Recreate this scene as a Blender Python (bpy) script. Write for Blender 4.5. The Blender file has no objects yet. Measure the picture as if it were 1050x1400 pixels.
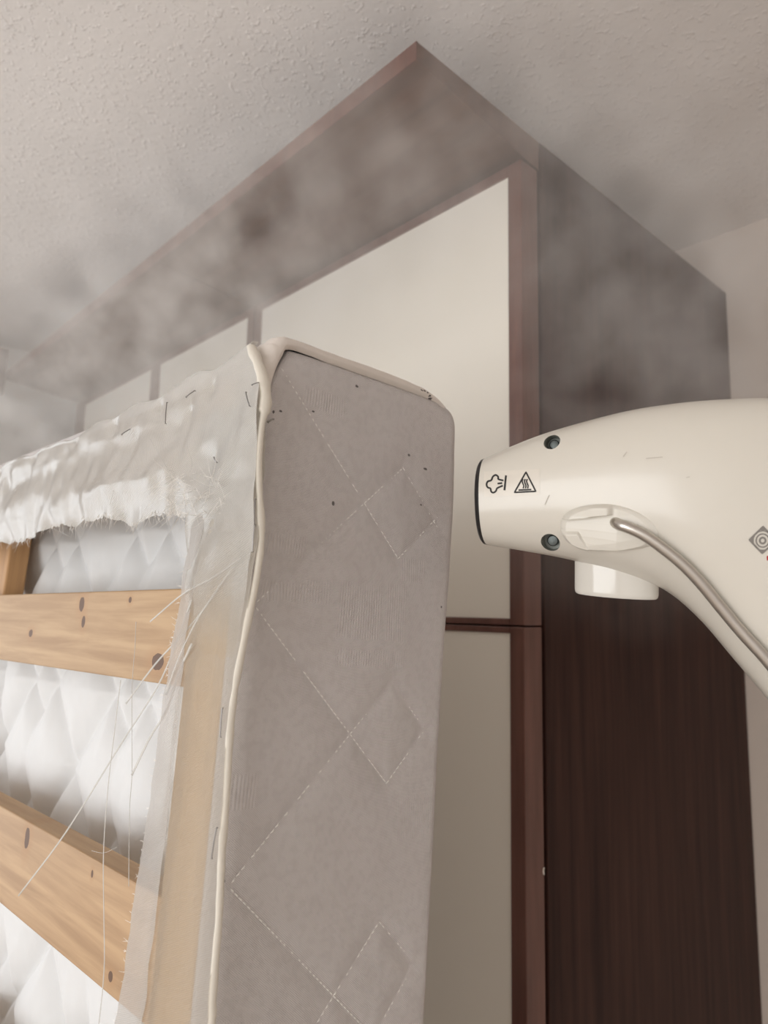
import bpy, bmesh, math, random
import numpy as np
from mathutils import Vector, Matrix, noise
from mathutils.bvhtree import BVHTree
random.seed(7)
PI = math.pi
C = bpy.context.scene.collection
S = bpy.context.scene

# ------------------------------------------------------------------ camera
ZC = 1.772                      # eye height above the floor
FPX = 970.0                     # focal length for a 1050 x 1400 frame
RM = Matrix(((0.67788021, -0.08984902, -0.72966127),
             (0.73488228, 0.11069356, 0.66910012),
             (0.02065082, -0.98978487, 0.14106543)))   # camera (right, down, forward) to room
EYE = Vector((0, 0, ZC))
cam_d = bpy.data.cameras.new('camera')
cam = bpy.data.objects.new('camera', cam_d); C.objects.link(cam)
cam_d.sensor_fit = 'VERTICAL'; cam_d.sensor_height = 36.0; cam_d.sensor_width = 27.0
cam_d.lens = FPX / 1400 * 36.0
cam_d.clip_start = 0.01
cam_d.dof.use_dof = True; cam_d.dof.focus_distance = 0.455; cam_d.dof.aperture_fstop = 8.5
rx, dn, fw = RM.col[0], RM.col[1], RM.col[2]
mw = Matrix.Identity(4)
for i in range(3):
    mw[i][0] = rx[i]; mw[i][1] = -dn[i]; mw[i][2] = -fw[i]; mw[i][3] = EYE[i]
cam.matrix_world = mw
S.camera = cam

# ------------------------------------------------------------------ light
S.view_settings.view_transform = 'Standard'; S.view_settings.look = 'None'
S.view_settings.gamma = 1.0; S.view_settings.use_curve_mapping = False
S.view_settings.exposure = 0.0
S.cycles.use_denoising = True
S.cycles.max_bounces = 10; S.cycles.diffuse_bounces = 6; S.cycles.transparent_max_bounces = 16
S.cycles.volume_bounces = 3; S.cycles.volume_step_rate = 0.5
wd = bpy.data.worlds.new('sky'); S.world = wd; wd.use_nodes = True
wd.node_tree.nodes['Background'].inputs[0].default_value = (0.80, 0.90, 1.0, 1)
wd.node_tree.nodes['Background'].inputs[1].default_value = 1.0
def area(name, loc, direction, sx, sy, power, col):
    l = bpy.data.lights.new(name, 'AREA'); l.shape = 'RECTANGLE'; l.size = sx; l.size_y = sy
    l.energy = power; l.color = col
    o = bpy.data.objects.new(name, l); C.objects.link(o); o.location = loc
    o.rotation_euler = Vector(direction).to_track_quat('-Z', 'Z').to_euler()
    return o
WX0, WX1, WZ0, WZ1 = -1.0, 1.5, 0.40, 2.32         # window opening in the wall behind the camera
LY0, LY1, LZ0, LZ1 = -1.55, -0.10, 0.95, 2.25      # window opening in the left wall, short of the wardrobe
area('window_daylight', ((WX0 + WX1) / 2, -3.12, (WZ0 + WZ1) / 2), (0, 1, 0.0), WX1 - WX0 - .1, WZ1 - WZ0 - .1, 58, (1.0, 0.985, 0.965))
area('side_window_daylight', (-2.06, (LY0 + LY1) / 2, (LZ0 + LZ1) / 2), (1, 0, 0), LZ1 - LZ0 - .1, LY1 - LY0 - .1, 11.5, (0.97, 0.985, 1.0))

# ------------------------------------------------------------------ helpers
def ray(u, v): return RM @ Vector(((u - 525) / FPX, (v - 700) / FPX, 1.0))
def tag(o, label=None, cat=None, group=None, kind=None):
    if label: o['label'] = label
    if cat: o['category'] = cat
    if group: o['group'] = group
    if kind: o['kind'] = kind
    return o
def obj(name, verts, faces, m, parent=None, smooth=False, angle=None):
    me = bpy.data.meshes.new(name)
    me.from_pydata([tuple(v) for v in verts], [], [tuple(f) for f in faces])
    me.materials.append(m)
    if smooth: me.polygons.foreach_set('use_smooth', [True] * len(me.polygons))
    me.update()
    o = bpy.data.objects.new(name, me); C.objects.link(o)
    if parent: o.parent = parent
    if smooth and angle: me.set_sharp_from_angle(angle=math.radians(angle))
    return o
def empty(name, mat4, label, cat):
    o = bpy.data.objects.new(name, None); C.objects.link(o); o.empty_display_size = .05
    o.matrix_world = mat4
    return tag(o, label, cat)
class MB:
    def __init__(s): s.v = []; s.f = []
    def add(s, v, f):
        n = len(s.v); s.v += [tuple(p) for p in v]; s.f += [tuple(i + n for i in q) for q in f]; return s
    def box(s, x0, x1, y0, y1, z0, z1, b=0.0):
        bm = bmesh.new(); bmesh.ops.create_cube(bm, size=1)
        for v in bm.verts:
            v.co = Vector((x0 + (v.co.x + .5) * (x1 - x0), y0 + (v.co.y + .5) * (y1 - y0), z0 + (v.co.z + .5) * (z1 - z0)))
        if b: bmesh.ops.bevel(bm, geom=bm.edges[:], offset=b, segments=2, profile=.5, affect='EDGES')
        bm.verts.index_update()
        s.add([v.co.copy() for v in bm.verts], [[v.index for v in f.verts] for f in bm.faces]); bm.free(); return s
    def tube(s, pts, rad, n=8, flat=1.0, flat_dir=None, caps=True):
        pts = [Vector(p) for p in pts]; k = len(pts)
        if not hasattr(rad, '__len__'): rad = [rad] * k
        up = Vector(flat_dir) if flat_dir else None; ring = []; prev = None
        for i, p in enumerate(pts):
            t = (pts[min(i + 1, k - 1)] - pts[max(i - 1, 0)]).normalized()
            a = up if up else (prev if prev else (Vector((0, 0, 1)) if abs(t.z) < .9 else Vector((1, 0, 0))))
            a = (a - t * a.dot(t)).normalized(); prev = a; b = t.cross(a)
            for j in range(n):
                th = 2 * PI * j / n
                ring.append(p + a * math.cos(th) * rad[i] * flat + b * math.sin(th) * rad[i])
        f = [(i * n + j, i * n + (j + 1) % n, (i + 1) * n + (j + 1) % n, (i + 1) * n + j) for i in range(k - 1) for j in range(n)]
        if caps: f += [tuple(range(n - 1, -1, -1)), tuple((k - 1) * n + j for j in range(n))]
        return s.add(ring, f)
    def make(s, name, m, parent=None, smooth=False, angle=None): return obj(name, s.v, s.f, m, parent, smooth, angle)
def gridfaces(nu, nv, loop=False):
    f = []
    for i in range(nu - 1):
        for j in range(nv if loop else nv - 1):
            f.append((i * nv + j, i * nv + (j + 1) % nv, (i + 1) * nv + (j + 1) % nv, (i + 1) * nv + j))
    return f
def spline(pts, n):
    """Catmull-Rom through tuples of any length, n steps per span."""
    P = [np.array(p, float) for p in pts]; out = []
    for i in range(len(P) - 1):
        p0 = P[i - 1] if i else 2 * P[0] - P[1]; p1, p2 = P[i], P[i + 1]
        p3 = P[i + 2] if i + 2 < len(P) else 2 * P[-1] - P[-2]
        for k in range(n):
            t = k / n
            out.append(.5 * (2 * p1 + (p2 - p0) * t + (2 * p0 - 5 * p1 + 4 * p2 - p3) * t * t + (3 * p1 - p0 - 3 * p2 + p3) * t ** 3))
    out.append(P[-1]); return out
def nz(x, y, z=0.0): return noise.noise(Vector((x, y, z)))

# ------------------------------------------------------------------ materials
class NT:
    def __init__(s, name, col=(.5, .5, .5), rough=.5, **kw):
        s.m = bpy.data.materials.new(name); s.m.use_nodes = True; s.t = s.m.node_tree
        s.b = s.t.nodes['Principled BSDF']; s.out = s.t.nodes['Material Output']
        s.b.inputs['Base Color'].default_value = (*col, 1); s.b.inputs['Roughness'].default_value = rough
        for k, v in kw.items(): s.b.inputs[k.replace('_', ' ')].default_value = v
    def n(s, typ, **kw):
        x = s.t.nodes.new('ShaderNode' + typ)
        for k, v in kw.items(): setattr(x, k, v)
        return x
    def l(s, a, b): s.t.links.new(a, b)
    def set(s, sock, v):
        if hasattr(v, 'links') or hasattr(v, 'is_output'): s.l(v, sock)
        else: sock.default_value = v
    def math(s, op, a, b=None, c=None, clamp=False):
        x = s.n('Math', operation=op); x.use_clamp = clamp
        s.set(x.inputs[0], a)
        if b is not None: s.set(x.inputs[1], b)
        if c is not None: s.set(x.inputs[2], c)
        return x.outputs[0]
    def coords(s):
        if not hasattr(s, '_c'):
            s._c = s.n('TexCoord').outputs['Object']
            x = s.n('SeparateXYZ'); s.l(s._c, x.inputs[0]); s._x = x.outputs
        return s._c, s._x
    def noise(s, scale, detail=3, rough=.5, vec=None, stretch=None, dist=0):
        v = vec or s.coords()[0]
        if stretch:
            mp = s.n('Mapping'); s.l(v, mp.inputs[0]); mp.inputs['Scale'].default_value = stretch; v = mp.outputs[0]
        x = s.n('TexNoise'); s.l(v, x.inputs['Vector']); x.inputs['Scale'].default_value = scale
        x.inputs['Detail'].default_value = detail; x.inputs['Roughness'].default_value = rough; x.inputs['Distortion'].default_value = dist
        return x.outputs['Fac']
    def ramp(s, fac, stops):
        r = s.n('ValToRGB'); s.l(fac, r.inputs[0]); e = r.color_ramp.elements
        for i, (p, c) in enumerate(stops):
            q = e[i] if i < 2 else e.new(p); q.position = p; q.color = (*c, 1)
        return r.outputs[0]
    def mix(s, fac, a, b, typ='MIX'):
        x = s.n('Mix', data_type='RGBA', blend_type=typ)
        s.set(x.inputs['Factor'], fac)
        s.set(x.inputs['A'], (*a, 1) if isinstance(a, tuple) else a); s.set(x.inputs['B'], (*b, 1) if isinstance(b, tuple) else b)
        return x.outputs['Result']
    def bump(s, h, strength=.3, dist=.001):
        x = s.n('Bump'); x.inputs['Strength'].default_value = strength; x.inputs['Distance'].default_value = dist
        s.l(h, x.inputs['Height']); s.l(x.outputs[0], s.b.inputs['Normal']); return x.outputs[0]
    def color(s, sock): s.l(sock, s.b.inputs['Base Color'])
    def near(s, i, c, h):                       # 1 where |coord_i - c| < h
        x = s.coords()[1][i]
        return s.math('LESS_THAN', s.math('ABSOLUTE', s.math('SUBTRACT', x, c)), h)
    def spot(s, i, j, ci, cj, ri, rj):          # 0 at the centre of an ellipse, 1 on its rim
        x = s.coords()[1]
        a = s.math('DIVIDE', s.math('SUBTRACT', x[i], ci), ri); b = s.math('DIVIDE', s.math('SUBTRACT', x[j], cj), rj)
        return s.math('SQRT', s.math('ADD', s.math('MULTIPLY', a, a), s.math('MULTIPLY', b, b)))

def stucco(name, col):
    m = NT(name, col, .85)
    a = m.noise(115, 4, .6); b = m.noise(45, 2, .5); c = m.noise(9, 2)
    lump = m.math('MULTIPLY', m.math('SUBTRACT', a, .55, clamp=True), 3.2)
    h = m.math('ADD', lump, m.math('MULTIPLY', b, .35))
    m.bump(h, .34, .005)
    m.color(m.mix(c, tuple(x * .95 for x in col), tuple(min(1, x * 1.04) for x in col)))
    return m.m
M_ceil = stucco('stucco_plaster', (.84, .80, .77))
def wallpaint(name, col):
    m = NT(name, col, .8); m.bump(m.noise(60, 3), .12, .002); return m.m
M_wall = wallpaint('warm_wall_paint', (.62, .535, .47))
M_wall2 = wallpaint('pale_wall_paint', (.82, .80, .78))
M_floor = NT('wood_floor', (.50, .43, .37), .45).m

m = NT('mahogany_laminate', (.06, .03, .022), .42)
m.b.inputs['Specular IOR Level'].default_value = .1; g = m.noise(9, 5, .6, stretch=(6, 6, .35)); m.color(m.ramp(g, [(.32, (.022, .009, .007)), (.7, (.058, .026, .019))])); m.bump(g, .06, .001)
M_brown = m.m
m = NT('mahogany_edge', (.12, .05, .036), .38)
g = m.noise(14, 4, .6, stretch=(5, 5, .5)); m.color(m.ramp(g, [(.3, (.085, .033, .024)), (.7, (.15, .065, .048))]))
M_edge = m.m
m = NT('mahogany_soffit', (.09, .05, .035), .5)
g = m.noise(8, 5, .6, stretch=(.4, 6, 6)); m.color(m.ramp(g, [(.3, (.075, .036, .024)), (.7, (.125, .066, .045))]))
M_soffit = m.m
m = NT('cream_door_laminate', (.80, .755, .67), .38); M_cream = m.m
M_dark = NT('dark_gap', (.012, .008, .007), .8).m

# ------------------------------------------------------------------ room
YB, YF, XL, XR, ZT = 1.275, -3.2, -2.09, 2.0, 0.703 + ZC
def sbox(name, m, *a): return tag(MB().box(*a).make(name, m), kind='structure')
sbox('floor', M_floor, XL - .1, XR + .1, YF - .1, YB + .1, -.1, 0)
sbox('ceiling', M_ceil, XL - .1, XR + .1, YF - .1, YB + .1, ZT, ZT + .1)
sbox('wall_back', M_wall, XL - .1, XR + .1, YB, YB + .1, 0, ZT)
w = MB().box(XL - .1, XL, YF, LY0, 0, ZT).box(XL - .1, XL, LY1, YB, 0, ZT).box(XL - .1, XL, LY0, LY1, 0, LZ0).box(XL - .1, XL, LY0, LY1, LZ1, ZT)
tag(w.make('wall_left', M_wall2), kind='structure')
sbox('wall_right', M_wall2, XR, XR + .1, YF, YB, 0, ZT)
w = MB(); w.box(XL - .1, WX0, YF - .1, YF, 0, ZT); w.box(WX1, XR + .1, YF - .1, YF, 0, ZT)
w.box(WX0, WX1, YF - .1, YF, 0, WZ0); w.box(WX0, WX1, YF - .1, YF, WZ1, ZT)
tag(w.make('wall_front', M_wall2), kind='structure')
w = MB(); f_ = .05
for a in ((WX0, WX0 + f_, WZ0, WZ1), (WX1 - f_, WX1, WZ0, WZ1), (WX0 + f_, WX1 - f_, WZ0, WZ0 + f_), (WX0 + f_, WX1 - f_, WZ1 - f_, WZ1)):
    w.box(a[0], a[1], YF - .07, YF - .02, a[2], a[3], .004)
tag(w.make('window_1', NT('white_window_frame', (.8, .8, .78), .4).m), kind='structure')
sbox('baseboard_back', M_brown, -.40, XR, YB - .015, YB, 0, .07)

w = MB()
for a in ((LY0, LY0 + f_, LZ0, LZ1), (LY1 - f_, LY1, LZ0, LZ1), (LY0 + f_, LY1 - f_, LZ0, LZ0 + f_), (LY0 + f_, LY1 - f_, LZ1 - f_, LZ1)):
    w.box(XL - .07, XL - .02, a[0], a[1], a[2], a[3], .004)
tag(w.make('window_2', NT('white_side_window_frame', (.8, .8, .78), .4).m), kind='structure')

# ------------------------------------------------------------------ wardrobe
FY, SX, SY = .657, -.482, .697           # door front, right flank, front edge of the flank
ZTOP = .588
XE = -1.985                              # far end
ward = empty('wardrobe', Matrix.Translation((SX, YB - .005, 0)), 'tall dark brown wardrobe with cream doors standing against the back wall', 'wardrobe')
WO = Vector((SX, YB - .005, 0))
def wmb(fn, name, mat, parent=ward, smooth=False):
    b = MB(); fn(b)
    if name == 'side_panel': b.v = [(p[0], p[1], p[2] + (.0100 - .0174 * (p[1] - SY) if p[2] > 1 else 0)) for p in b.v]
    b.v = [tuple(Vector(p) - WO) for p in b.v]
    return b.make(name, mat, parent, smooth)
Y1 = YB - .005
wmb(lambda b: b.box(SX - .02, SX, SY, Y1, 0, ZC + ZTOP - .001, .0012), 'side_panel', M_brown)
wmb(lambda b: b.box(XE, XE + .02, SY, Y1, 0, ZC + ZTOP - .001, .0012), 'side_panel', M_brown)
wmb(lambda b: b.box(XE + .02, SX - .02, SY, Y1, ZC + .566, ZC + ZTOP - .001), 'top_board', M_brown)
wmb(lambda b: b.box(XE + .02, SX - .02, Y1 - .01, Y1, 0, ZC + .566), 'back_panel', M_brown)
wmb(lambda b: b.box(XE + .02, SX - .02, SY, Y1 - .01, .06, .08), 'bottom_board', M_brown)
wmb(lambda b: b.box(XE + .02, SX - .02, SY, Y1 - .01, ZC - .021, ZC - .001), 'shelf', M_brown)
for x in (-1.09, -1.502):
    wmb(lambda b: b.box(x - .01, x + .01, SY, Y1 - .01, .08, ZC + .566), 'divider_panel', M_brown)
wmb(lambda b: b.box(XE + .02, SX - .02, SY + .02, SY + .035, 0, .06), 'plinth', M_brown)
# overhanging canopy boards, one per cupboard module, the joints left open
def canopy(x0, x1):
    yf, yb = .476, .6945
    def fn(b):
        v = []
        for x in (x0, x1):
            v += [(x, yf, ZC + .5815), (x, yb, ZC + .5565), (x, yb, ZC + .5955), (x, yf, ZC + .6025)]
        b.add(v, [(0, 1, 2, 3), (7, 6, 5, 4), (0, 4, 5, 1), (1, 5, 6, 2), (2, 6, 7, 3), (3, 7, 4, 0)])
    o = wmb(fn, 'canopy_board', M_soffit)
    def strip(b):
        b.add([(x0, yf - .0015, ZC + .5812), (x1, yf - .0015, ZC + .5812), (x1, yf - .0015, ZC + .603), (x0, yf - .0015, ZC + .603),
               (x0, yf, ZC + .5812), (x1, yf, ZC + .5812), (x1, yf, ZC + .603), (x0, yf, ZC + .603)],
              [(0, 1, 2, 3), (0, 4, 5, 1), (3, 2, 6, 7), (0, 3, 7, 4), (1, 5, 6, 2)])
    wmb(strip, 'edge_strip', M_edge, o)
canopy(-1.0955, SX); canopy(-1.5015, -1.0975); canopy(XE, -1.5035)
wmb(lambda b: b.tube([(SX + .0012, .6885, ZC - .2785), (SX - .0005, .689, ZC - .2745), (SX + .0012, .6888, ZC - .271)], [.0005, .0012, .0005], 6), 'chipped_spot', M_cream)
# framed doors
def door(x0, x1, z0, z1, tw, bw, knob=None):
    d = wmb(lambda b: b.box(x0 + .019, x1 - .019, FY + .003, SY - .008, ZC + z0 + bw - .001, ZC + z1 - tw + .001), 'door', M_cream)
    for a in ((x0, x0 + .02, z0, z1), (x1 - .02, x1, z0, z1), (x0 + .02, x1 - .02, z1 - tw, z1), (x0 + .02, x1 - .02, z0, z0 + bw)):
        wmb(lambda b: b.box(a[0], a[1], FY, SY - .006, ZC + a[2], ZC + a[3], .0012), 'door_edge', M_edge, d)
for x0, x1 in ((-1.078, SX), (-1.4895, -1.083), (-1.944, -1.4935)):
    door(x0, x1, -.0105, .5545, .0135, .0075)
    door(x0, x1, .07 - ZC, -.0122, .0075, .02)
wmb(lambda b: b.box(XE, -1.947, FY, SY - .001, .07, ZC + .5545, .0012), 'end_stile', M_edge)

# ------------------------------------------------------------------ far left corner
pm = MB().box(XL + .002, XL + .12, -1.3, .47, ZC + .535, ZC + .66, .003).box(XL + .02, XL + .04, -1.28, .45, ZC + .66, ZC + .702)
tag(pm.make('pelmet', M_soffit), 'brown wooden pelmet up on the left wall beyond the wardrobe', 'pelmet')
cv = []; NU = 220
for j, z in enumerate((.03, .8, 1.6, ZC + .532)):
    for i in range(NU):
        y = -.10 + .52 * i / (NU - 1)
        cv.append((XL + .055 + .022 * math.sin(y * 62 + .8 * math.sin(y * 9)) * (1 - .25 * j / 3), y, z))
cur = obj('curtain', cv, gridfaces(4, NU), NT('grey_blue_curtain', (.085, .09, .10), .9).m, None, True)
cur.modifiers.new('thickness', 'SOLIDIFY').thickness = .002
tag(cur, 'grey curtain hanging below the brown pelmet on the left wall', 'curtain')

# ------------------------------------------------------------------ box spring (stands on end)
D2 = Vector((-0.05293225, 0.99679532, -0.0599773)); D3 = Vector((-0.99852429, -0.05356307, -0.00895808)); D1 = Vector((-0.01214194, 0.05941462, 0.99815954))
O = Vector((-0.32991117, 0.20768674, 0.14399966 + ZC))
H, BW, LW = 1.90, .178, .90
bm4 = Matrix.Identity(4)
for i in range(3):
    bm4[i][0] = D2[i]; bm4[i][1] = D3[i]; bm4[i][2] = D1[i]
base = O - D1 * H
for i in range(3): bm4[i][3] = base[i]
box = empty('box_spring', bm4, 'worn off-white box spring stood on end, torn underside showing slats and lining', 'bed base')
def bpx(u, v, x=0.0):                     # picture point -> (y, z) on the plane x of the box, z from its top
    r = ray(u, v); o = O - EYE
    t = (o.dot(D2) + x) / r.dot(D2); p = r * t - o
    return p.dot(D3), p.dot(D1)
def bl(x, y, z): return (x, y, z + H)
def bmake(b, name, mat, parent=box, smooth=False, angle=None):
    b.v = [bl(*p) for p in b.v]; return b.make(name, mat, parent, smooth, angle)

# -- quilted flank
X0, X1, XC = .013, .230, .1215
def quilt_d(x, z):
    """distance to the nearest line of two interleaved zigzags (numpy)."""
    tri = .91 * (.1085 - np.abs(((x - XC) % .217) - .1085 - 0) ) if False else None
    u = np.abs(((x - XC + .1085) % .217) - .1085)          # 0 on the turning line, .1085 half a period away
    a = -.0395 - .91 * u; b = -.1012 + .91 * u
    P = .1405
    da = np.abs(((z - a + P / 2) % P) - P / 2); db = np.abs(((z - b + P / 2) % P) - P / 2)
    return np.minimum(da, db) * .74
def bulge(x, z, amp=.0022):
    d = quilt_d(x, z); return amp * (1 - np.exp(-d / .0075)) - amp
def ztop(x):
    return np.where(x < .020, -.042 + .0515 * np.clip((x - .003) / .017, 0, 1) ** .55,
                    np.where(x < .15, .0095 + .0075 * (x - .02) / .13, .017 - .0085 * np.clip((x - .15) / .028, 0, 1) ** 2.2))
def panel_xy(s):
    """cross-section of the flank from the stapled edge round to the sleeping face."""
    r0, r1 = .0135, .012
    q0 = r0 * PI / 2; q1 = r1 * PI / 2; fl = BW - .001 - r0 - r1
    if s < q0:
        t = s / r0; return .001 + r0 * (1 - math.cos(t)), r0 * .72 * (1 - math.sin(t))
    if s < q0 + fl: return .001 + r0 + s - q0, 0.0
    if s < q0 + fl + q1:
        t = (s - q0 - fl) / r1; return BW - r1 + r1 * math.sin(t), r1 * (1 - math.cos(t))
    return BW, r1 + s - q0 - fl - q1
smax = .0135 * PI / 2 + .012 * PI / 2 + (BW - .001 - .0255)
ss = list(np.linspace(0, smax, 126)) + list(smax + np.array([.004, .02, .08, .2, .5, LW - .012]))
ts = list(np.linspace(0, .46, 300)) + list(np.linspace(.47, H - .004, 60))
rows = []
XY = np.array([panel_xy(s) for s in ss])
for t in ts:
    zt = ztop(np.minimum(XY[:, 0], BW)); zt = np.where(XY[:, 1] > .013, .0085, zt)
    z = zt - t * (H - .004 + zt) / (H - .004)
    d = bulge(XY[:, 0], z); edge = np.clip((zt - z) / .008, 0, 1)
    lip = (1 - edge) ** 2 * .0025
    xn = XY[:, 0].copy(); yn = XY[:, 1].copy()
    wf = np.clip(1 - XY[:, 1] / .009, 0, 1)
    sm = np.array([.0011 * nz(a * 18, b * 14, 3.1) + .0004 * nz(a * 60, b * 60, 1.1) for a, b in zip(xn, z)])
    yn = yn - wf * (d * np.clip((.172 - xn) / .02, 0, 1) + sm) + lip
    bow = .004 * np.exp(-((z + .06) / .09) ** 2) - .007 * np.clip((-z - .05) / .35, 0, 1)
    xn = xn + np.where(XY[:, 0] > .13, (XY[:, 0] - .13) / .048 * bow, 0)
    if t == 0:
        for dy in (LW, .03, .008): rows.append(np.stack([xn * .985, np.minimum(yn + dy, LW), np.minimum(z + H + .0016, H + .017)], 1))
    rows.append(np.stack([xn, yn, z + H], 1))
V = np.concatenate(rows); ns = len(ss)
m = NT('damask_ticking', (.60, .55, .53), .85, Sheen_Weight=.15)
_, xyz = m.coords()
px = m.math('SINE', m.math('MULTIPLY', xyz[0], 2 * PI / .00125)); pz = m.math('SINE', m.math('MULTIPLY', xyz[2], 2 * PI / .00105))
weave = m.math('MULTIPLY', px, pz)
def J(u0, v0, u1, v1):                    # woven squares of the damask
    a = O - EYE
    out = []
    for u, v in ((u0, v0), (u1, v1)):
        r = ray(u, v); t = a.dot(D3) / r.dot(D3); p = r * t - a; out.append((p.dot(D2), p.dot(D1) + H))
    return out
rm = None
for q in ((417, 525, 472, 573), (362, 792, 418, 826), (420, 790, 455, 828), (464, 793, 520, 876), (530, 797, 553, 878), (460, 886, 553, 914), (551, 762, 580, 799),
          (545, 1092, 590, 1140), (320, 1060, 350, 1105), (345, 720, 420, 765)):
    (a0, c0), (a1, c1) = J(*q)
    k = m.math('MULTIPLY', m.near(0, (a0 + a1) / 2, abs(a1 - a0) / 2), m.near(2, (c0 + c1) / 2, abs(c1 - c0) / 2))
    rm = k if rm is None else m.math('MAXIMUM', rm, k)
rib = m.math('MULTIPLY', m.math('SINE', m.math('MULTIPLY', xyz[0], 2 * PI / .0021)), rm)
rgh = m.noise(420, 2, .6); pat = m.noise(28, 3)
hgt = m.math('ADD', m.math('ADD', m.math('MULTIPLY', weave, .35), m.math('MULTIPLY', rib, .3)), m.math('MULTIPLY', rgh, .5))
m.bump(hgt, .8, .0008)
pit = m.math('MULTIPLY', m.math('LESS_THAN', weave, -.6), m.math('GREATER_THAN', m.noise(190, 2), .53))
col = m.mix(pat, (.60, .56, .55), (.68, .645, .635))
col = m.mix(m.math('MULTIPLY', pit, .5), col, (.22, .18, .17))
col = m.mix(m.math('MULTIPLY', m.math('MULTIPLY_ADD', rib, .5, .2), .45, clamp=True), col, (.72, .66, .62))
for (u, v, ru, rv) in ((488, 528, .0016, .001), (560, 622, .0012, .001), (582, 641, .0022, .0011), (577, 690, .0012, .0008), (456, 688, .0013, .0018),
                       (384, 562, .0012, .0008), (375, 563, .0008, .0012), (603, 830, .0009, .0009), (310, 1207, .0009, .0009), (430, 562, .0012, .0006), (340, 820, .0008, .0008)):
    (a0, c0), _ = J(u, v, u, v)
    sp = m.math('MULTIPLY_ADD', m.noise(900, 1), .8, m.spot(0, 2, a0, c0, ru, rv))
    col = m.mix(m.math('MULTIPLY', m.math('LESS_THAN', sp, 1.25), .85), col, (.035, .025, .02))
m.color(col)
M_tick = m.m
obj('flank_cover', V, gridfaces(len(rows), ns), M_tick, box, True)
# -- stitches along the quilting lines
st = MB()
def stitch_line(f, x0, x1, skip):
    x = x0
    while x < x1:
        xa, xb = x, min(x + .0021, x1)
        if random.random() > skip:
            pts = []
            for xx in (xa, (xa + xb) / 2, xb):
                zz = f(xx); pts.append((xx, float(-bulge(np.array(xx), np.array(zz))) + .0001 - ((.0006) if xx == (xa + xb) / 2 else 0), zz))
            st.tube(pts, [.0002, .00042, .0002], 5)
        x += .0028
for k in range(0, 4):
    P = .1405
    for s_, fA in ((0, lambda x: -.0395 - P * k - .91 * abs(x - XC)), (1, lambda x: -.1012 - P * (k - 0) + .91 * abs(x - XC))):
        for x0, x1, sk in ((.012, XC, .12), (XC, .166, .3)):
            stitch_line(fA, x0, x1, sk)
tag(bmake(st, 'stitching', NT('stitch_thread', (.86, .84, .80), .6).m), kind='stuff')

# -- puffed top border with its seam
path = spline([(.0045, -.036), (.0095, -.012), (.0150, .0035), (.0205, .0098), (.05, .0115), (.09, .0138), (.125, .0156), (.148, .0160), (.160, .0136)], 8)
prof = 14; tv = []; th_pts = [(0, .0035), (.12, .0095), (.25, .0125), (.375, .0075), (.5, .0078), (.65, .0088), (.8, .0075), (.9, .0045), (1, .0006)]
def thick(q):
    for (a, ta), (b, tb) in zip(th_pts, th_pts[1:]):
        if q <= b: return ta + (tb - ta) * (q - a) / (b - a)
    return th_pts[-1][1]
for i, p in enumerate(path):
    q = i / (len(path) - 1); a = path[max(i - 1, 0)]; b = path[min(i + 1, len(path) - 1)]
    t = Vector((b[0] - a[0], b[1] - a[1])).normalized(); nrm = Vector((-t.y, t.x)); th = thick(q)
    for j in range(prof):
        fi = j / (prof - 1) * PI / 2
        h = th * math.sin(fi) ** .8; y = -.0015 * math.sin(fi * 2) + .010 * (1 - math.cos(fi)) - (.0005 if j else -.003)
        tv.append((p[0] + nrm.x * h, y, p[1] + nrm.y * h + .0004 * nz(p[0] * 90, j * .3)))
    for y in (.03, .06, .10, .3, .6, LW): tv.append((max(.002, p[0] + nrm.x * th), y, min(p[1] + nrm.y * th, .0165 if y < .04 and p[0] > .03 else (.001 if y < .04 else -.0045 if y < .08 else -.013) + .16 * p[0])))
m = NT('border_fabric', (.70, .64, .585), .8, Sheen_Weight=.15); m.bump(m.noise(500, 2), .3, .0006)
col = m.mix(m.noise(30, 3), (.66, .60, .55), (.73, .67, .61))
for (dx, dz) in ((0, 0), (.003, .0006), (.0062, .0002), (.009, -.0012), (.0115, -.0022), (.013, -.003)):
    sp = m.math('MULTIPLY_ADD', m.noise(900, 1), .9, m.spot(0, 2, .1335 + dx, .0188 + dz + H, .0017, .0008))
    col = m.mix(m.math('MULTIPLY', m.math('LESS_THAN', sp, 1.15), .9), col, (.03, .022, .018))
m.color(col)
b = MB(); b.v = tv; b.f = gridfaces(len(path), prof + 6)
bmake(b, 'top_border', m.m, box, True)
b = MB(); b.box(.006, BW - .004, .06, LW, -.022, -.016, .002); b.box(.002, BW - .004, LW - .006, LW, -H + .004, -.014, .002); b.box(.004, BW - .004, .006, LW, -H, -H + .004)
bmake(b, 'border_backing', M_tick)
# -- folded piping along the stapled edge
pp = [(344, 474), (349, 484), (355, 497), (359, 512), (361, 530), (361, 548), (359, 566), (357, 590), (356, 630), (357, 670), (358, 705), (356, 740), (351, 770), (347, 800),
      (341, 840), (334, 886), (327, 925), (320, 960), (313, 1005), (309, 1050), (306, 1110), (304, 1160), (304, 1207), (302, 1260), (296, 1310), (289, 1370), (284, 1420)]
pth = [(-.0030 - .0012 * math.sin(i * .9), *bpx(u, v, -.003)) for i, (u, v) in enumerate(pp)]
pth += [(-.003, -.006, z) for z in np.linspace(pth[-1][2] - .08, -H + .012, 14)]
pth = spline(pth, 4)
rad = [(.0036 if i < 24 else .0020) * (1 + .3 * nz(i * .31, 2)) for i in range(len(pth))]; rad[0] = .0022
m = NT('cream_piping', (.70, .655, .57), .6, Sheen_Weight=.2); m.bump(m.noise(700, 2), .3, .0005); M_pipe = m.m
b = MB().tube(pth, rad, 12, .72, (0, 1, 0)); bmake(b, 'piping', M_pipe, box, True)

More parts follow.
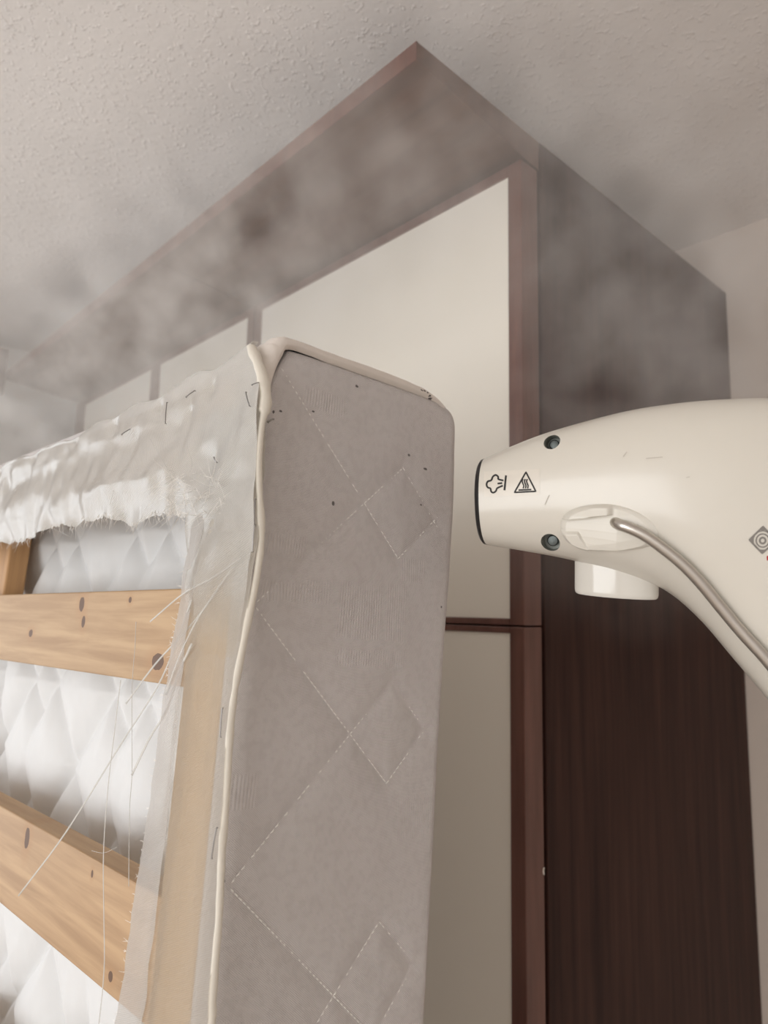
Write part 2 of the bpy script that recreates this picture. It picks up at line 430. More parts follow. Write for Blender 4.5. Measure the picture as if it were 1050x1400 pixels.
# -- timber frame
def wood(name, knots, along=1, light=(.47, .31, .165), dark=(.30, .17, .075)):
    m = NT(name, light, .6)
    st_ = [26, 26, 26]; st_[along] = 1.6
    g = m.noise(3.2, 5, .6, stretch=tuple(st_), dist=.4); g2 = m.noise(1, 3, .5, stretch=tuple(3 if i == along else 14 for i in range(3)))
    col = m.ramp(g, [(.36, dark), (.62, light)]); col = m.mix(m.math('MULTIPLY', g2, .45), col, (.55, .385, .23))
    k2 = 2 if along == 1 else 1
    for (ca, cz, ra, rz) in knots:
        s_ = m.spot(along, k2, ca, cz, ra, rz)
        s_ = m.math('MULTIPLY_ADD', m.noise(120, 2), .5, s_)
        ringf = m.math('SUBTRACT', 1.0, m.math('DIVIDE', s_, 2.4), clamp=True)
        col = m.mix(m.math('MULTIPLY', ringf, .8), col, (.40, .22, .10))
        col = m.mix(m.math('LESS_THAN', s_, 1.0), col, (.12, .06, .03))
    m.color(col); m.bump(g, .15, .001); return m.m
M_wood = wood('pine_rail', [], 2, (.62, .44, .25), (.50, .34, .18))
b = MB().box(.0015, .021, .010, .051, -H + .01, -.008, .002); bmake(b, 'frame_rail', M_wood)
M_woodh = wood('pine_cross_rail', [], 1, (.58, .44, .29), (.46, .33, .20))
b = MB().box(.0015, .021, .051, LW - .054, -.070, -.006, .002); bmake(b, 'frame_rail', M_woodh)
b = MB().box(.0015, .021, LW - .054, LW - .006, -H + .01, -.008, .002); bmake(b, 'frame_rail', M_wood)
b = MB().box(.0015, .021, .051, LW - .054, -H + .01, -H + .07, .002); bmake(b, 'frame_rail', M_woodh)
def kn(lst, x, zc):
    out = []
    for u, v, ra, rz in lst:
        y, z = bpx(u, v, x); out.append((y, z - zc, ra, rz))
    return out
def slat(zc, h, mat, name='slat'):
    b = MB().box(.0212, .041, .03, LW - .03, -h / 2, h / 2, .0012)
    o = b.make(name, mat, box); o.location = (0, 0, zc + H); return o
M_s1 = wood('pine_slat', kn([(42, 866, .006, .0045), (112, 826, .006, .008), (114, 850, .004, .006), (216, 905, .010, .007), (178, 820, .003, .003)], .0212, -.1595))
M_s2 = wood('pine_slat_rough', kn([(37, 1146, .006, .011), (151, 1335, .004, .004), (126, 1195, .002, .003)], .0212, -.343), light=(.48, .305, .16), dark=(.31, .175, .08))
s1 = slat(-.1595, .061, M_s1); s2 = slat(-.343, .068, M_s2)
for k in range(8):
    o = s1.copy(); C.objects.link(o); o.location = (0, 0, H - .525 - .178 * k)
yb_ = bpx(10, 775, .0412)[0]
b = MB().box(.0412, .062, yb_, yb_ + .06, -.150, -.05, .002); bmake(b, 'batten_block', wood('pine_batten', [], 2, (.55, .30, .12), (.38, .19, .07)))

# -- quilted lining behind the slats
ny, nzz = 210, 300; YSHADE = bpx(56, 780, .11)[0]
ly = np.concatenate([np.linspace(.012, .55, ny - 10), np.linspace(.57, LW - .012, 10)]); lz = np.linspace(-.012, -.62, nzz)
lv = []
for y in ly:
    d = quilt_d(np.full(nzz, y * 1.18 + .03), lz * 1.0)
    puff = .017 * (1 - np.exp(-d / .017))
    shade_fold = .048 * math.exp(-((y - YSHADE) / .040) ** 4) - .008 * math.exp(-((y - YSHADE - .075) / .025) ** 2)  # pocket added to the lining's shape in place of a vertical shadow band
    crk = np.array([.0016 * nz(y * 30, z * 26, 4) + .0008 * nz(y * 90, z * 70, 2) for z in lz])
    for z, p_, c_ in zip(lz, puff, crk): lv.append((.083 - p_ + shade_fold - c_, y, z))
m = NT('white_lining', (.74, .75, .755), .75, Sheen_Weight=.2); m.bump(m.noise(160, 3), .2, .001); M_lin = m.m
b = MB(); b.v = lv; b.f = gridfaces(ny, nzz); bmake(b, 'quilted_lining', M_lin, box, True)
b = MB().box(.075, .08, .012, LW - .012, -H + .01, -.62); bmake(b, 'lining', M_lin)

# -- sheer dust cover, torn
def sheer(name, alpha, col=(.80, .77, .70), gloss=.5, rough=.28, coat=0.0, grad=None, pitch=.0013):
    m = NT(name, col, rough, Specular_IOR_Level=gloss, Sheen_Weight=.3, Coat_Weight=coat, Coat_Roughness=.22)
    _, x = m.coords()
    wv = m.math('MULTIPLY', m.math('SINE', m.math('MULTIPLY', m.math('ADD', x[1], m.math('MULTIPLY', x[2], .35)), 2 * PI / pitch)),
                m.math('SINE', m.math('MULTIPLY', m.math('SUBTRACT', x[2], m.math('MULTIPLY', x[1], .35)), 2 * PI / pitch)))
    m.color(m.mix(m.math('MULTIPLY_ADD', wv, .5, .5), tuple(c * .86 for c in col), tuple(min(1, c * 1.08) for c in col)))
    nb = m.bump(m.math('ADD', m.math('MULTIPLY', wv, .6), m.noise(300, 2)), .8, .0008)
    tl = m.n('BsdfTranslucent'); tl.inputs[0].default_value = (*col, 1)
    tr = m.n('BsdfTransparent'); tr.inputs[0].default_value = (1, .985, .96, 1)
    mx = m.n('MixShader'); mx.inputs[0].default_value = .25; m.l(m.b.outputs[0], mx.inputs[1]); m.l(tl.outputs[0], mx.inputs[2])
    if grad:                               # the cloth is doubled towards the corner
        alpha = m.math('MULTIPLY_ADD', m.math('DIVIDE', m.math('SUBTRACT', x[2], H + grad[0]), grad[1] - grad[0], clamp=True), grad[2], alpha)
    m2 = m.n('MixShader'); m.set(m2.inputs[0], m.math('MULTIPLY', m.math('MULTIPLY_ADD', wv, .10, 1.0), alpha, clamp=True)); m.l(tr.outputs[0], m2.inputs[1]); m.l(mx.outputs[0], m2.inputs[2])
    m.l(m2.outputs[0], m.out.inputs['Surface']); return m.m
M_sheer = sheer('satin_sheer', 0.0, (.80, .775, .725), gloss=.9, rough=.25, coat=1.0, grad=(-.165, -.088, .92), pitch=.0017); M_gauze = sheer('gauze_sheer', .46, (.82, .77, .68), grad=(-.19, -.10, .36)); M_flap = sheer('gauze_flap', .72, (.85, .82, .79))
stap_y = [.045, .108, .175, .245, .33, .42, .52, .62, .72, .82]
def top_edge(y):
    z = np.interp(y, [-.01, .008, .06, .12, .257, .43, .9], [.008, .0052, .0035, -.0012, -.0065, -.0075, -.008])
    dmin = min(abs(y - s) for s in stap_y)
    return float(z) + .0034 * (1 - math.exp(-(dmin / .016) ** 2)) + .0022 * nz(y * 35, .3) - .002
py_ = sorted((p[2], p[1]) for p in pth)
def pipe_y(z): return float(np.interp(z, [a for a, _ in py_], [c for _, c in py_]))
nY, nT = 420, 64; dv = []
for i in range(nY):
    y = -.010 + (LW + .006) * (i / (nY - 1)) ** 1.35
    ze = top_edge(y); zb = float(np.interp(y, [0, .036, .050, .062, .09, .13, .17, .25, .32, .4, .9], [-.170, -.160, -.112, -.090, -.084, -.0905, -.079, -.080, -.086, -.085, -.085])) + .0028 * nz(y * 60, 1.7) + .0018 * nz(y * 220, 4.7)
    for j in range(nT):
        t = j / (nT - 1)
        if t < .14:
            a = t / .14 * PI / 2; x = .001 - .005 * math.sin(a) - .0012 * nz(y * 60, a) * t / .14; z = ze - .0025 * (1 - math.cos(a))
        else:
            q = (t - .14) / .86; z = ze - .0025 - q * (ze - .0025 - zb)
            w_ = min(1, q * 5)
            x = -.004 - w_ * (.0022 * nz(y * 28 + z * 20, z * 34, .5) + .0016 * nz(y * 70, z * 45, 5.5) + .0016)
            am = max(0, min(1, (y - .03) / .05)); x += am * (.0025 * math.exp(-((z + .030) / .014) ** 2) - .0045 * math.exp(-((z + .060 + .006 * nz(y * 18, 3)) / .011) ** 2) * (.7 + .9 * nz(y * 16, 8.5)) * (1 - .55 * max(0, min(1, (y - .19) / .08))))
            if z < -.066: x += am * (-.066 - z) * .28 * (.6 + nz(y * 40, 9))
            dm = min(stap_y, key=lambda s: abs(y - s)); x += .0022 * math.exp(-((y - dm) / .006) ** 2 - ((z + .012) / .006) ** 2)
            if y < .06: x -= .0035 * max(0, min(1, (-z - .075) / .03))
            hole = math.exp(-((y - .042) / .012) ** 2 - ((z + .058) / .008) ** 2); x += .0025 * hole
            x += .0012 * math.exp(-((y - .072 + .1 * (z + .05)) / .006) ** 2) * (1 if z < -.02 else .3)
        yy = y + (pipe_y(z) + .010 - .0005) * max(0, 1 - (y + .010) / .02)
        dv.append((x, yy, z))
b = MB(); b.v = dv; b.f = gridfaces(nY, nT); cover = bmake(b, 'dust_cover', M_sheer, box, True)
nZ, nR = 300, 40; gv = []; fv = []
fold_px = [(282, 690), (270, 745), (262, 800), (250, 880), (244, 940), (236, 1010), (228, 1090), (220, 1170), (210, 1250), (200, 1330), (190, 1400)]
rag_px = [(262, 690), (258, 745), (250, 800), (238, 870), (226, 940), (216, 1010), (206, 1090), (195, 1160), (180, 1250), (170, 1330), (157, 1400)]
fz = [bpx(u, v, -.004) for u, v in fold_px]; rz_ = [bpx(u, v, -.002) for u, v in rag_px]
def at_z(tab, z): 
    t = sorted([(c, a) for a, c in tab]); return float(np.interp(z, [c for c, _ in t], [a for _, a in t]))
for i in range(nZ):
    z = -.028 - (H - .046) * (i / (nZ - 1)) ** 1.8
    yf = at_z(fz, z) + .0012 * nz(z * 40, 2); yr = max(at_z(rz_, z), yf + .003) + .0015 * nz(z * 90, 7) + .001 * nz(z * 300, 3)
    for j in range(nR):
        q = j / (nR - 1); y0_ = pipe_y(z) - .0005; y = y0_ + q * (yf - y0_)
        rip = .0009 * nz(z * 70, y * 160, 1.5) + .0011 * nz(z * 9, y * 110, 6.1) + .0004 * math.sin(z * 900 + 3 * nz(z * 30, y * 20)) * math.exp(-((y - .028) / .014) ** 2)
        gv.append((-.0046 + .0046 * max(0, min(1, (z + .10) / .03)) - rip - .002 * math.sin(q * PI) * (1 if z > -.14 else .35), y, z))
    for j in range(14):
        q = j / 13; y = yf - .006 + q * (yr - yf + .006)
        fv.append((-.0062 + .005 * max(0, min(1, (z + .10) / .03)) + .004 * q * q - .0016 * math.sin(q * PI) - .001 * nz(z * 60, q * 3, 8), y, z))
b = MB(); b.v = gv; b.f = gridfaces(nZ, nR); bmake(b, 'dust_cover_edge', M_gauze, box, True)
b = MB(); b.v = fv; b.f = gridfaces(nZ, 14); flap = bmake(b, 'dust_cover_flap', M_flap, box, True)
# frayed fibres
M_fib = NT('fibre', (.86, .83, .78), .35, Specular_IOR_Level=.8).m
fr = MB()
def hair(p, d, ln, r=.00011, bend=.4):
    p = Vector(p); d = Vector(d).normalized(); side = Vector((random.uniform(-1, 1), random.uniform(-1, 1), random.uniform(-1, 1))) * bend
    fr.tube([p + (d * t + side * t * t) * ln for t in (0, .33, .66, 1)], [r, r, r * .8, r * .4], 3)
for k in range(430):
    i = int((random.random() ** 1.2) * (nY - 60)); p = dv[i * nT + nT - 1 - random.randint(0, 2)]
    if p[1] < .062: continue
    hair(p, (random.uniform(-.5, .2), random.uniform(-.8, .5), -1), random.uniform(.003, .008))
for k in range(380):
    i = int(random.random() ** 1.0 * (nZ * .62)); p = fv[i * 14 + 13]
    hair(p, (random.uniform(-.3, .4), 1, random.uniform(-.5, .3)), random.uniform(.0015, .004))
for k in range(120):                       # the tuft pulled loose in the corner
    y, z = bpx(random.uniform(225, 300), random.uniform(645, 705), -.007)
    hair((-.0065, y, z), (random.uniform(-.5, .2), random.uniform(-1, 1), random.uniform(-.6, .4)), random.uniform(.008, .022), .00012, .5)
tag(bmake(fr, 'fringe', M_fib), kind='stuff')
# long loose threads
m = NT('thin_thread', (.70, .68, .64), .4, Specular_IOR_Level=.6)
tr = m.n('BsdfTransparent'); mx = m.n('MixShader'); mx.inputs[0].default_value = .62; m.l(tr.outputs[0], mx.inputs[1]); m.l(m.b.outputs[0], mx.inputs[2]); m.l(mx.outputs[0], m.out.inputs['Surface'])
M_thread = m.m
def thread(px, r, flat=1.0, x=-.0085, name='loose_thread', sag=0):
    pts = [(x + sag * math.sin(PI * i / max(1, len(px) - 1)), *bpx(u, v, x)) for i, (u, v) in enumerate(px)]
    b = MB().tube(spline(pts, 6), r * .38, 6, flat, (1, .6, 0)); bmake(b, name, M_thread, box, True)
thread([(262, 820), (225, 880), (190, 940), (140, 1020), (75, 1140), (25, 1225)], .0016, .18, sag=.012)
thread([(186, 850), (176, 885), (166, 935), (163, 990), (165, 1060), (168, 1110), (176, 1212)], .0005, 1, sag=.008)
thread([(165, 930), (150, 1000), (136, 1080), (128, 1170), (130, 1260), (135, 1330), (133, 1420)], .0009, .35, sag=.006)
thread([(262, 880), (235, 920), (215, 970), (195, 1010), (180, 1060)], .0020, .15, sag=.006)
thread([(330, 762), (290, 790), (250, 812), (205, 850)], .0014, .2)
thread([(318, 775), (274, 830), (240, 868), (206, 908), (172, 962)], .0016, .2, sag=.004)
thread([(300, 800), (268, 850), (244, 900), (226, 950)], .0012, .2)
thread([(125, 1163), (142, 1166), (160, 1158)], .0003)
thread([(205, 600), (228, 640), (236, 668), (224, 700)], .0003, x=-.009)
thread([(238, 665), (262, 640), (256, 610)], .0003, x=-.009)
thread([(150, 690), (165, 645), (190, 640)], .00025, x=-.009)
thread([(10, 705), (60, 718), (95, 733)], .00025, x=-.008)
# staples
M_steel = NT('staple_wire', (.30, .29, .28), .3, Metallic=1.0).m
def staple(a, c, x, r=.00034):
    p, q = bpx(*a, x), bpx(*c, x)
    b = MB(); d = Vector((0, q[0] - p[0], q[1] - p[1]))
    b.tube([(x + .0007, *p), (x, *p), (x - .0002, (p[0] + q[0]) / 2, (p[1] + q[1]) / 2), (x, *q), (x + .0007, *q)], r, 6)
    bmake(b, 'staple', M_steel, box)
for a, c in (((349, 682), (348, 717)), ((348, 719), (345, 754)), ((304, 968), (301, 1008)), ((296, 1132), (289, 1174)), ((336, 536), (341, 555)), ((254, 543), (266, 534)),
             ((228, 550), (226, 579)), ((166, 594), (177, 587)), ((344, 526), (353, 523)), ((292, 625), (296, 632))):
    staple(a, c, -.0092)
staple((366, 577), (373, 573), -.0005, .0006)

# ------------------------------------------------------------------ steam cleaner
TH = math.radians(20)
ex = RM @ Vector((math.cos(TH), 0, -math.sin(TH))); ey = RM @ Vector((math.sin(TH), 0, math.cos(TH))); ez = RM @ Vector((0, -1, 0))
SO = EYE + ray(667, 686) * .45
sm4 = Matrix.Identity(4)
for i in range(3):
    sm4[i][0] = ex[i]; sm4[i][1] = ey[i]; sm4[i][2] = ez[i]; sm4[i][3] = SO[i]
gun = empty('steam_cleaner', sm4, 'ivory plastic handheld steam cleaner pointing its nozzle at the box spring', 'steam cleaner')
smi = sm4.inverted(); E0 = smi @ EYE
def spl(u, v):                               # picture point -> (x, z) in the cleaner's middle plane
    d = smi.to_3x3() @ ray(u, v); t = -E0.y / d.y; p = E0 + d * t; return p.x, p.z
sec = [((665, 627), (668, 745), .026), ((700, 611), (716, 753), .0295), ((756, 590), (775, 764), .0335), ((850, 564.5), (842, 781), .037), ((928, 552), (903, 803), .039),
       ((1000, 546.5), (952, 842), .039), ((1056, 546), (1003, 901), .037), ((1115, 557), (1052, 960), .035), ((1175, 592), (1092, 1020), .031), ((1218, 655), (1122, 1085), .027),
       ((1240, 750), (1140, 1150), .024), ((1250, 880), (1146, 1230), .0225), ((1250, 1010), (1146, 1310), .022), ((1246, 1130), (1143, 1390), .022), ((1240, 1260), (1138, 1480), .022)]
rows = spline([(*spl(*a), *spl(*c), w_) for a, c, w_ in sec], 6)
NS = 72; bv = []
for (ax, az, cx, cz, w_) in rows:
    c = Vector(((ax + cx) / 2, 0, (az + cz) / 2)); h = Vector(((ax - cx) / 2, 0, (az - cz) / 2))
    for j in range(NS):
        th = 2 * PI * j / NS; n_ = 2 / 2.25
        cs, sn = math.cos(th), math.sin(th)
        bv.append(c + h * math.copysign(abs(cs) ** n_, cs) + Vector((0, 1, 0)) * w_ * math.copysign(abs(sn) ** n_, sn))
bf = gridfaces(len(rows), NS, True)
k = len(rows) - 1
bf += [tuple(range(NS)), tuple(k * NS + j for j in range(NS - 1, -1, -1))]
bf = [tuple(reversed(f)) for f in bf]
m = NT('ivory_plastic', (.66, .625, .555), .30, Coat_Weight=.35, Coat_Roughness=.15, Subsurface_Weight=.05, Subsurface_Radius=(.01, .008, .006))
m.bump(m.noise(900, 1), .02, .0003); M_ivory = m.m
body = obj('body', bv, bf, M_ivory, gun, True, 60)
bvh = BVHTree.FromPolygons([tuple(v) for v in bv], bf)
def surf(u, v, off=0.0):
    d = (smi.to_3x3() @ ray(u, v)).normalized(); p, n_, _, _ = bvh.ray_cast(E0, d)
    if p is None: return None, None
    if n_.dot(d) > 0: n_ = -n_
    return p + n_ * off, n_
def frame(n_):
    a = Vector((0, 0, 1)) - n_ * n_.z; a.normalize(); return a.cross(n_), a
# screw wells and the hole for the wire, cut into the shell
M_well = NT('well_grey', (.36, .37, .33), .5).m; M_screw = NT('screw_steel', (.10, .11, .105), .35, Metallic=.8).m
cut = MB()
def disc_ring(p, ax, r, n=28):
    a, c = frame(ax); return [p + a * r * math.cos(2 * PI * i / n) + c * r * math.sin(2 * PI * i / n) for i in range(n)]
wells = [(754.5, 604, .0049, .016), (752.5, 742, .0056, .014), (840, 712, .0032, .012)]
for (u, v, r, dp) in wells:
    p, n_ = surf(u, v); ax = (Vector((0, -1, 0)) * .88 + n_ * .12).normalized()
    cut.tube([p + ax * .01, p - ax * dp], r, 28)
co = cut.make('cutter', M_well, gun)
md = body.modifiers.new('wells', 'BOOLEAN'); md.object = co; md.operation = 'DIFFERENCE'; md.solver = 'EXACT'
bpy.context.view_layer.update()
ev = body.evaluated_get(bpy.context.evaluated_depsgraph_get()); nm = bpy.data.meshes.new_from_object(ev)
body.modifiers.clear(); body.data = nm; nm.name = 'body'
bpy.data.objects.remove(co, do_unlink=True)
nm.materials.clear(); nm.materials.append(M_ivory); nm.polygons.foreach_set('use_smooth', [True] * len(nm.polygons)); nm.set_sharp_from_angle(angle=math.radians(38))
for (u, v, r, dp), on in zip(wells, (1, 1, 0)):
    p, n_ = surf(u, v); ax = (Vector((0, -1, 0)) * .88 + n_ * .12).normalized()
    w_ = MB(); ro = disc_ring(p + ax * .0002, ax, r * .985); ri = disc_ring(p - ax * (dp - .0005), ax, r * .985)
    ro = []
    for q in disc_ring(p, ax, r * .985):      # the sleeve starts just under the curved shell
        hit, hn, _, _ = bvh.ray_cast(q + ax * .02, -ax); ro.append((hit if hit else q) - ax * .0006)
    n = len(ro); w_.add(ro + ri, [(i, (i + 1) % n, n + (i + 1) % n, n + i) for i in range(n)] + [tuple(range(2 * n - 1, n - 1, -1))])
    wo = w_.make('screw_well' if on else 'wire_hole', M_well if on else M_dark, gun, True, 40)
    if on:
        s_ = MB(); q = p - ax * .0105; a, c = frame(ax)
        s_.tube([q - ax * .004, q, q + ax * .0008, q + ax * .001], [r * .6, r * .6, r * .5, r * .2], 20)
        s_.add([q + ax * .0013 + a * i * .0014 + c * j * .0003 for i, j in ((-1, -1), (1, -1), (1, 1), (-1, 1))], [(0, 1, 2, 3)])
        s_.add([q + ax * .00132 + c * i * .0014 + a * j * .0003 for i, j in ((-1, -1), (1, -1), (1, 1), (-1, 1))], [(0, 1, 2, 3)])
        s_.make('screw', M_screw, wo, True, 30)
# black rounded nozzle face with its steam outlet
(ax_, az_, cx_, cz_, w_) = rows[0]
c = Vector(((ax_ + cx_) / 2, 0, (az_ + cz_) / 2)); h = Vector(((ax_ - cx_) / 2, 0, (az_ - cz_) / 2)); out = Vector((-h.z, 0, h.x)).normalized()
if out.x > 0: out = -out
nv = []; prf = [(1.0, .0001), (.985, .0018), (.93, .0029), (.75, .0036), (.42, .004), (.36, .0036), (.34, -.004), (.02, -.004)]
for (s_, o_) in prf:
    for j in range(48):
        th = 2 * PI * j / 48; cs, sn = math.cos(th), math.sin(th)
        nv.append(c + out * o_ + h * s_ * math.copysign(abs(cs) ** .89, cs) + Vector((0, 1, 0)) * w_ * s_ * math.copysign(abs(sn) ** .89, sn))
M_black = NT('black_plastic', (.012, .011, .011), .35).m
b = MB(); b.v = [tuple(p) for p in nv]; b.f = gridfaces(len(prf), 48, True)
tag(b.make('nozzle_face', M_black, gun, True, 40), 'black rounded nozzle face')
# tank neck under the body
p0, p1 = spl(784.5, 768), spl(902, 775); zb = spl(800, 811)[1]; zb2 = spl(890, 819)[1]
cx_ = (p0[0] + p1[0]) / 2; r_ = abs(p1[0] - p0[0]) / 2 - .0005; nb = MB(); rv = []
prf = [(1, None), (1, .0025), (.985, .0008), (.95, 0), (.86, 0), (.84, .012), (.05, .012)]
for (s_, dz) in prf:
    for j in range(64):
        th = 2 * PI * j / 64; x = cx_ + r_ * s_ * math.cos(th); y = r_ * .5 * s_ * math.sin(th)
        zlow = zb + (zb2 - zb) * (x - (cx_ - r_)) / (2 * r_)
        rv.append((x, y, zlow + dz if dz is not None else zlow + .034 + .004 * math.cos(th)))
nb.v = rv; nb.f = [tuple(reversed(f)) for f in gridfaces(len(prf), 64, True)]
m = NT('glossy_white_plastic', (.68, .655, .60), .12, Coat_Weight=.25, Coat_Roughness=.08)
nb.make('tank_neck', m.m, gun, True, 45)
# moulded pivot boss
gu, gv_ = 96, 220; kv = []
def sstep(a, b, x):
    t = max(0, min(1, (x - a) / (b - a))); return t * t * (3 - 2 * t)
def boss_h(u, v):
    line = 708 - (u - 772) * .085
    low = 1.7 + 1.9 * max(0, min(1, (v - line - 4) / 30)); up = 2.2 + 2.2 * max(0, min(1, 1 - (line - v) / 22))
    a = (1 - sstep(line - 1.2, line + 1.2, v)) * (1 - sstep(832, 840, u))
    n_ = (1 - sstep(.9, 1.03, (u - 793) / 17 + (v - 745) / -22)) * sstep(722, 725, v) * (1 - sstep(808, 813, u))
    h_ = low + (up - low) * a
    return h_ + (4.0 - h_) * n_
for i in range(gu):
    r = i / (gu - 1)
    for j in range(gv_):
        th = 2 * PI * j / gv_; cu, cv_ = math.cos(th), math.sin(th)
        eu = 60 if cu < 0 else 74; evv = 29 if cv_ < 0 else 31
        u = 826 + eu * math.copysign(abs(cu) ** .9, cu) * r; v = 718 + evv * math.copysign(abs(cv_) ** .9, cv_) * r + (14 * r * max(0, cu) ** 1.5)
        p, n_ = surf(u, v)
        prof_ = min(1, (1 - r ** 3.2) * 2.4) ** .6 if r < 1 else 0
        fade = 1 - .75 * max(0, min(1, (u - 845) / 50))
        kv.append(p + n_ * (boss_h(u, v) * .0018 * prof_ * fade - .0002))
b = MB(); b.v = [tuple(p) for p in kv]; b.f = gridfaces(gu, gv_, True)
m = NT('pale_boss_plastic', (.70, .67, .60), .35); 
b.make('pivot_boss', m.m, gun, True, 50)
# bent steel trigger wire
M_wire = NT('brushed_wire', (.56, .53, .49), .3, Metallic=1.0); M_wire.bump(M_wire.noise(60, 3, .6), .1, .0004)
wp = []
for (u, v, o_) in ((841, 713, .0012), (849, 715, .0048), (858, 717, .0058), (880, 726, .0056), (905, 742.5, .0052), (935, 766, .0048), (962, 793, .0046), (990, 826, .0045), (1018, 860, .0045), (1045, 890, .0045), (1075, 925, .0045), (1105, 962, .005)):
    p, n_ = surf(u, v)
    if p: wp.append(tuple(p + n_ * o_))
e_ = Vector(wp[-1]); wp += [tuple(e_ + Vector((.012, .004, -.03))), tuple(e_ + Vector((.016, .012, -.07)))]
first = Vector(wp[0]); wp = [tuple(first + Vector((-.001, .010, .0005)))] + wp
MB().tube(spline(wp, 5), .00315, 16).make('trigger_wire', M_wire.m, gun, True)
# printed label and marks, lying on the shell
M_ink = NT('black_ink', (.015, .013, .012), .6).m; M_grey = NT('grey_ink', (.22, .20, .18), .6).m; M_red = NT('red_ink', (.42, .02, .02), .6).m
m = NT('clear_label', (.69, .645, .57), .28)
def dense(pts, close=False, step=1.5):
    pts = list(pts) + ([pts[0]] if close else []); out = []
    for (a, c) in zip(pts, pts[1:]):
        n = max(1, int(math.dist(a, c) / step)); out += [(a[0] + (c[0] - a[0]) * i / n, a[1] + (c[1] - a[1]) * i / n) for i in range(n)]
    return out + [pts[-1]]
def stroke(b, pts, wpx, off=.00028, close=False, smooth=False):
    if smooth: pts = [tuple(p) for p in spline(list(pts) + ([pts[0]] if close else []), 5)]; close = False
    P = dense(pts, close); vs = []; n = len(P)
    for i, (u, v) in enumerate(P):
        a = P[max(0, i - 1)]; c = P[min(n - 1, i + 1)]
        if math.dist(P[0], P[-1]) < .01 and (i == 0 or i == n - 1): a, c = P[-2], P[1]
        d = math.dist(a, c) or 1; nx, nyv = -(c[1] - a[1]) / d * wpx / 1.6, (c[0] - a[0]) / d * wpx / 1.6
        for s_ in (-1, 1): vs.append(surf(u + nx * s_, v + nyv * s_, off)[0])
    b.add(vs, gridfaces(n, 2))
def patch(b, quad, n=14, off=.00012):
    vs = []
    for i in range(n):
        for j in range(n):
            a, c = i / (n - 1), j / (n - 1)
            u = (quad[0][0] * (1 - a) + quad[1][0] * a) * (1 - c) + (quad[3][0] * (1 - a) + quad[2][0] * a) * c
            v = (quad[0][1] * (1 - a) + quad[1][1] * a) * (1 - c) + (quad[3][1] * (1 - a) + quad[2][1] * a) * c
            vs.append(surf(u, v, off)[0])
    b.add(vs, gridfaces(n, n))
b = MB(); patch(b, ((662, 645), (738, 641), (738, 676), (662, 679))); lab = b.make('label_sticker', m.m, gun, True)
def zp(x, y): return 650 + x * 90 / 1050, 640 + y * 60 / 700          # from a close look at the label
b = MB()
stroke(b, [zp(*p) for p in ((450, 200), (370, 178), (365, 140), (325, 112), (280, 140), (255, 195), (200, 215), (180, 265), (200, 310), (240, 325), (255, 375), (290, 392), (330, 365), (350, 322), (440, 280))], 1.9, smooth=True)
stroke(b, [zp(355, 248), zp(430, 240)], 1.9); stroke(b, [zp(490, 118), zp(465, 355)], 2.1)
b.make('steam_symbol', M_ink, lab)
b = MB()
stroke(b, [zp(808, 65), zp(965, 370), zp(625, 388)], 1.7, close=True); stroke(b, [zp(690, 352), zp(893, 342)], 1.7)
for dx in (0, 36, 70): stroke(b, [zp(765 + dx, 178), zp(748 + dx, 200), zp(756 + dx, 240), zp(772 + dx, 280), zp(765 + dx, 325)], 1.5, smooth=True)
b.make('hot_surface_symbol', M_ink, lab)
b = MB(); cxp, cyp = 1042.5, 739
dia = [(1043, 720), (1024.5, 738), (1042, 756.5), (1061, 739)]
stroke(b, dia, 2.0, close=True)
for rr, ww in ((13.2, 1.2), (9, 1.6), (4, 2.2)): stroke(b, [(cxp + rr * .98 * math.cos(2 * PI * i / 30), cyp + rr * math.sin(2 * PI * i / 30)) for i in range(31)], ww)
for (u, v) in dia:
    q = [(u + (cxp - u) * a - (cyp - v) * c, v + (cyp - v) * a + (cxp - u) * c) for a, c in ((0, 0), (.27, .27), (.27, -.27))]
    vs = [surf(*p, .0003)[0] for p in q]; b.add(vs, [(0, 1, 2)])
stroke(b, [(1042, 720), (1041.5, 722)], 1.6); b.make('printed_emblem', M_grey, gun)
b = MB(); stroke(b, [(1048.2, 763), (1054, 763)], 5); b.make('printed_mark', M_red, gun)
M_scuff = NT('scuff', (.52, .48, .42), .6).m
for pq in ([(852, 625), (857, 618)], [(883, 627), (906, 625)], [(938, 653), (943, 652)], [(745, 690), (751, 677)]):
    b = MB(); stroke(b, pq, 1.0); b.make('scuff_mark', M_scuff, gun)

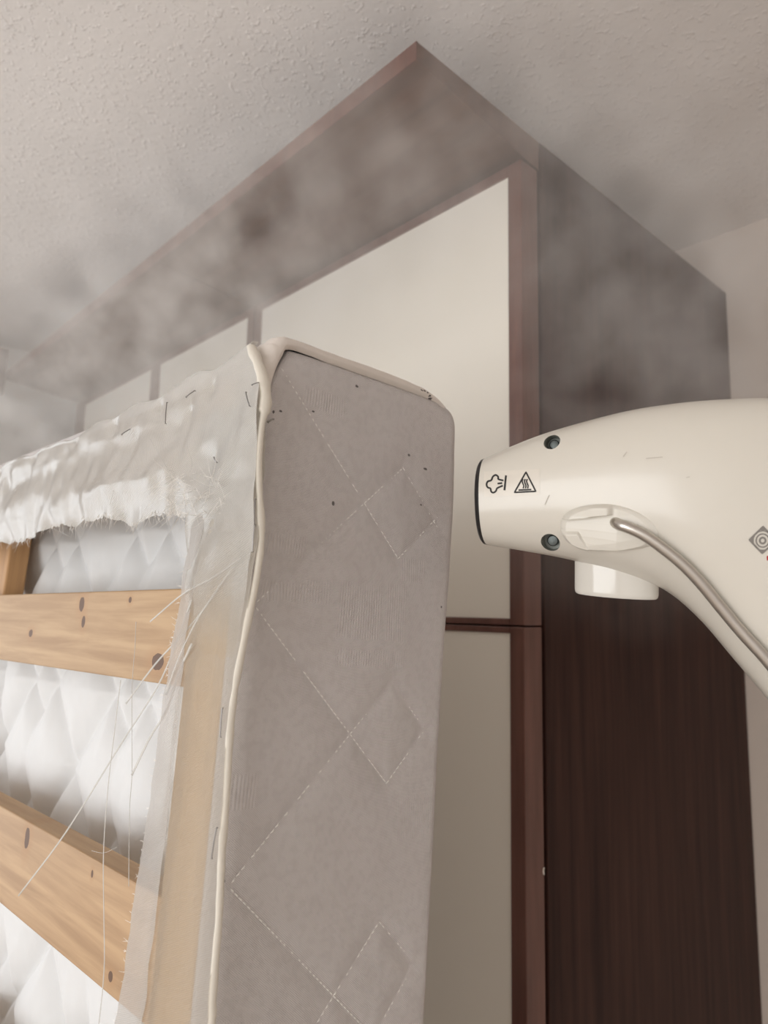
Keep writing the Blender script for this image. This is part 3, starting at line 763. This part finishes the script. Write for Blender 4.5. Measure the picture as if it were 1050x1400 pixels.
# ------------------------------------------------------------------ steam
def steam(name, lo, blobs, density, label):
    G = [sorted({b[k] for b in lo} | {b[k + 1] for b in lo}) for k in (0, 2, 4)]     # one closed shell round a set of touching boxes
    occ = {(i, j, k) for i in range(len(G[0]) - 1) for j in range(len(G[1]) - 1) for k in range(len(G[2]) - 1)
           if any(b[0] <= G[0][i] < b[1] and b[2] <= G[1][j] < b[3] and b[4] <= G[2][k] < b[5] for b in lo)}
    ids = {}; fs = []
    def vid(*c): return ids.setdefault(c, len(ids))
    for (i, j, k) in occ:
        for d, q in (((-1, 0, 0), ((0, 0, 0), (0, 0, 1), (0, 1, 1), (0, 1, 0))), ((1, 0, 0), ((1, 0, 0), (1, 1, 0), (1, 1, 1), (1, 0, 1))),
                     ((0, -1, 0), ((0, 0, 0), (1, 0, 0), (1, 0, 1), (0, 0, 1))), ((0, 1, 0), ((0, 1, 0), (0, 1, 1), (1, 1, 1), (1, 1, 0))),
                     ((0, 0, -1), ((0, 0, 0), (0, 1, 0), (1, 1, 0), (1, 0, 0))), ((0, 0, 1), ((0, 0, 1), (1, 0, 1), (1, 1, 1), (0, 1, 1)))):
            if (i + d[0], j + d[1], k + d[2]) not in occ: fs.append([vid(i + a, j + b, k + c) for a, b, c in q])
    v = [(G[0][i], G[1][j], G[2][k]) for (i, j, k) in ids]
    o = obj(name, v, fs, M_dark)
    m = bpy.data.materials.new('white_' + name); m.use_nodes = True; t = m.node_tree; t.nodes.clear()
    s = NT.__new__(NT); s.m = m; s.t = t
    out = s.n('OutputMaterial'); vol = s.n('VolumeScatter'); s.l(vol.outputs[0], out.inputs['Volume'])
    vol.inputs['Color'].default_value = (1.0, .965, .93, 1); vol.inputs['Anisotropy'].default_value = -.25  # warmth of the room light is put into the steam's colour
    _, x = s.coords(); tot = None
    for (c, r, w_) in blobs:
        q = None
        for i in range(3):
            e = s.math('POWER', s.math('ABSOLUTE', s.math('DIVIDE', s.math('SUBTRACT', x[i], c[i] + (ZC if i == 2 else 0)), r[i])), 2.0)
            q = e if q is None else s.math('ADD', q, e)
        f = s.math('MULTIPLY', s.math('SUBTRACT', 1.0, q, clamp=True), w_)
        tot = f if tot is None else s.math('MAXIMUM', tot, f)
    n1 = s.noise(13, 3, .55, dist=.3)
    n1 = s.math('MULTIPLY', s.math('SUBTRACT', n1, .385, clamp=True), 4.6)
    s.l(s.math('MULTIPLY', s.math('MULTIPLY', tot, n1), density), vol.inputs['Density'])
    o.data.materials.clear(); o.data.materials.append(m)
    tag(o, label, 'steam', kind='stuff')
    return o
XS = SX + .004
steam('steam', [(-1.97, -.06, .04, .470, ZC + .18, ZC + .695), (-1.97, XS, .470, FY - .004, ZC + .18, ZC + .554), (XS, -.06, .470, 1.2, ZC + .18, ZC + .695),
                (XS, -.17, .470, 1.2, ZC - .25, ZC + .18)],
      [((-1.05, .46, .46), (.85, .26, .20), 1.05), ((-.38, .72, .42), (.22, .55, .46), .46), ((-1.75, .40, .43), (.40, .30, .20), 1.25)], 2.6,
      'white steam drifting up over the wardrobe top from the steam cleaner')
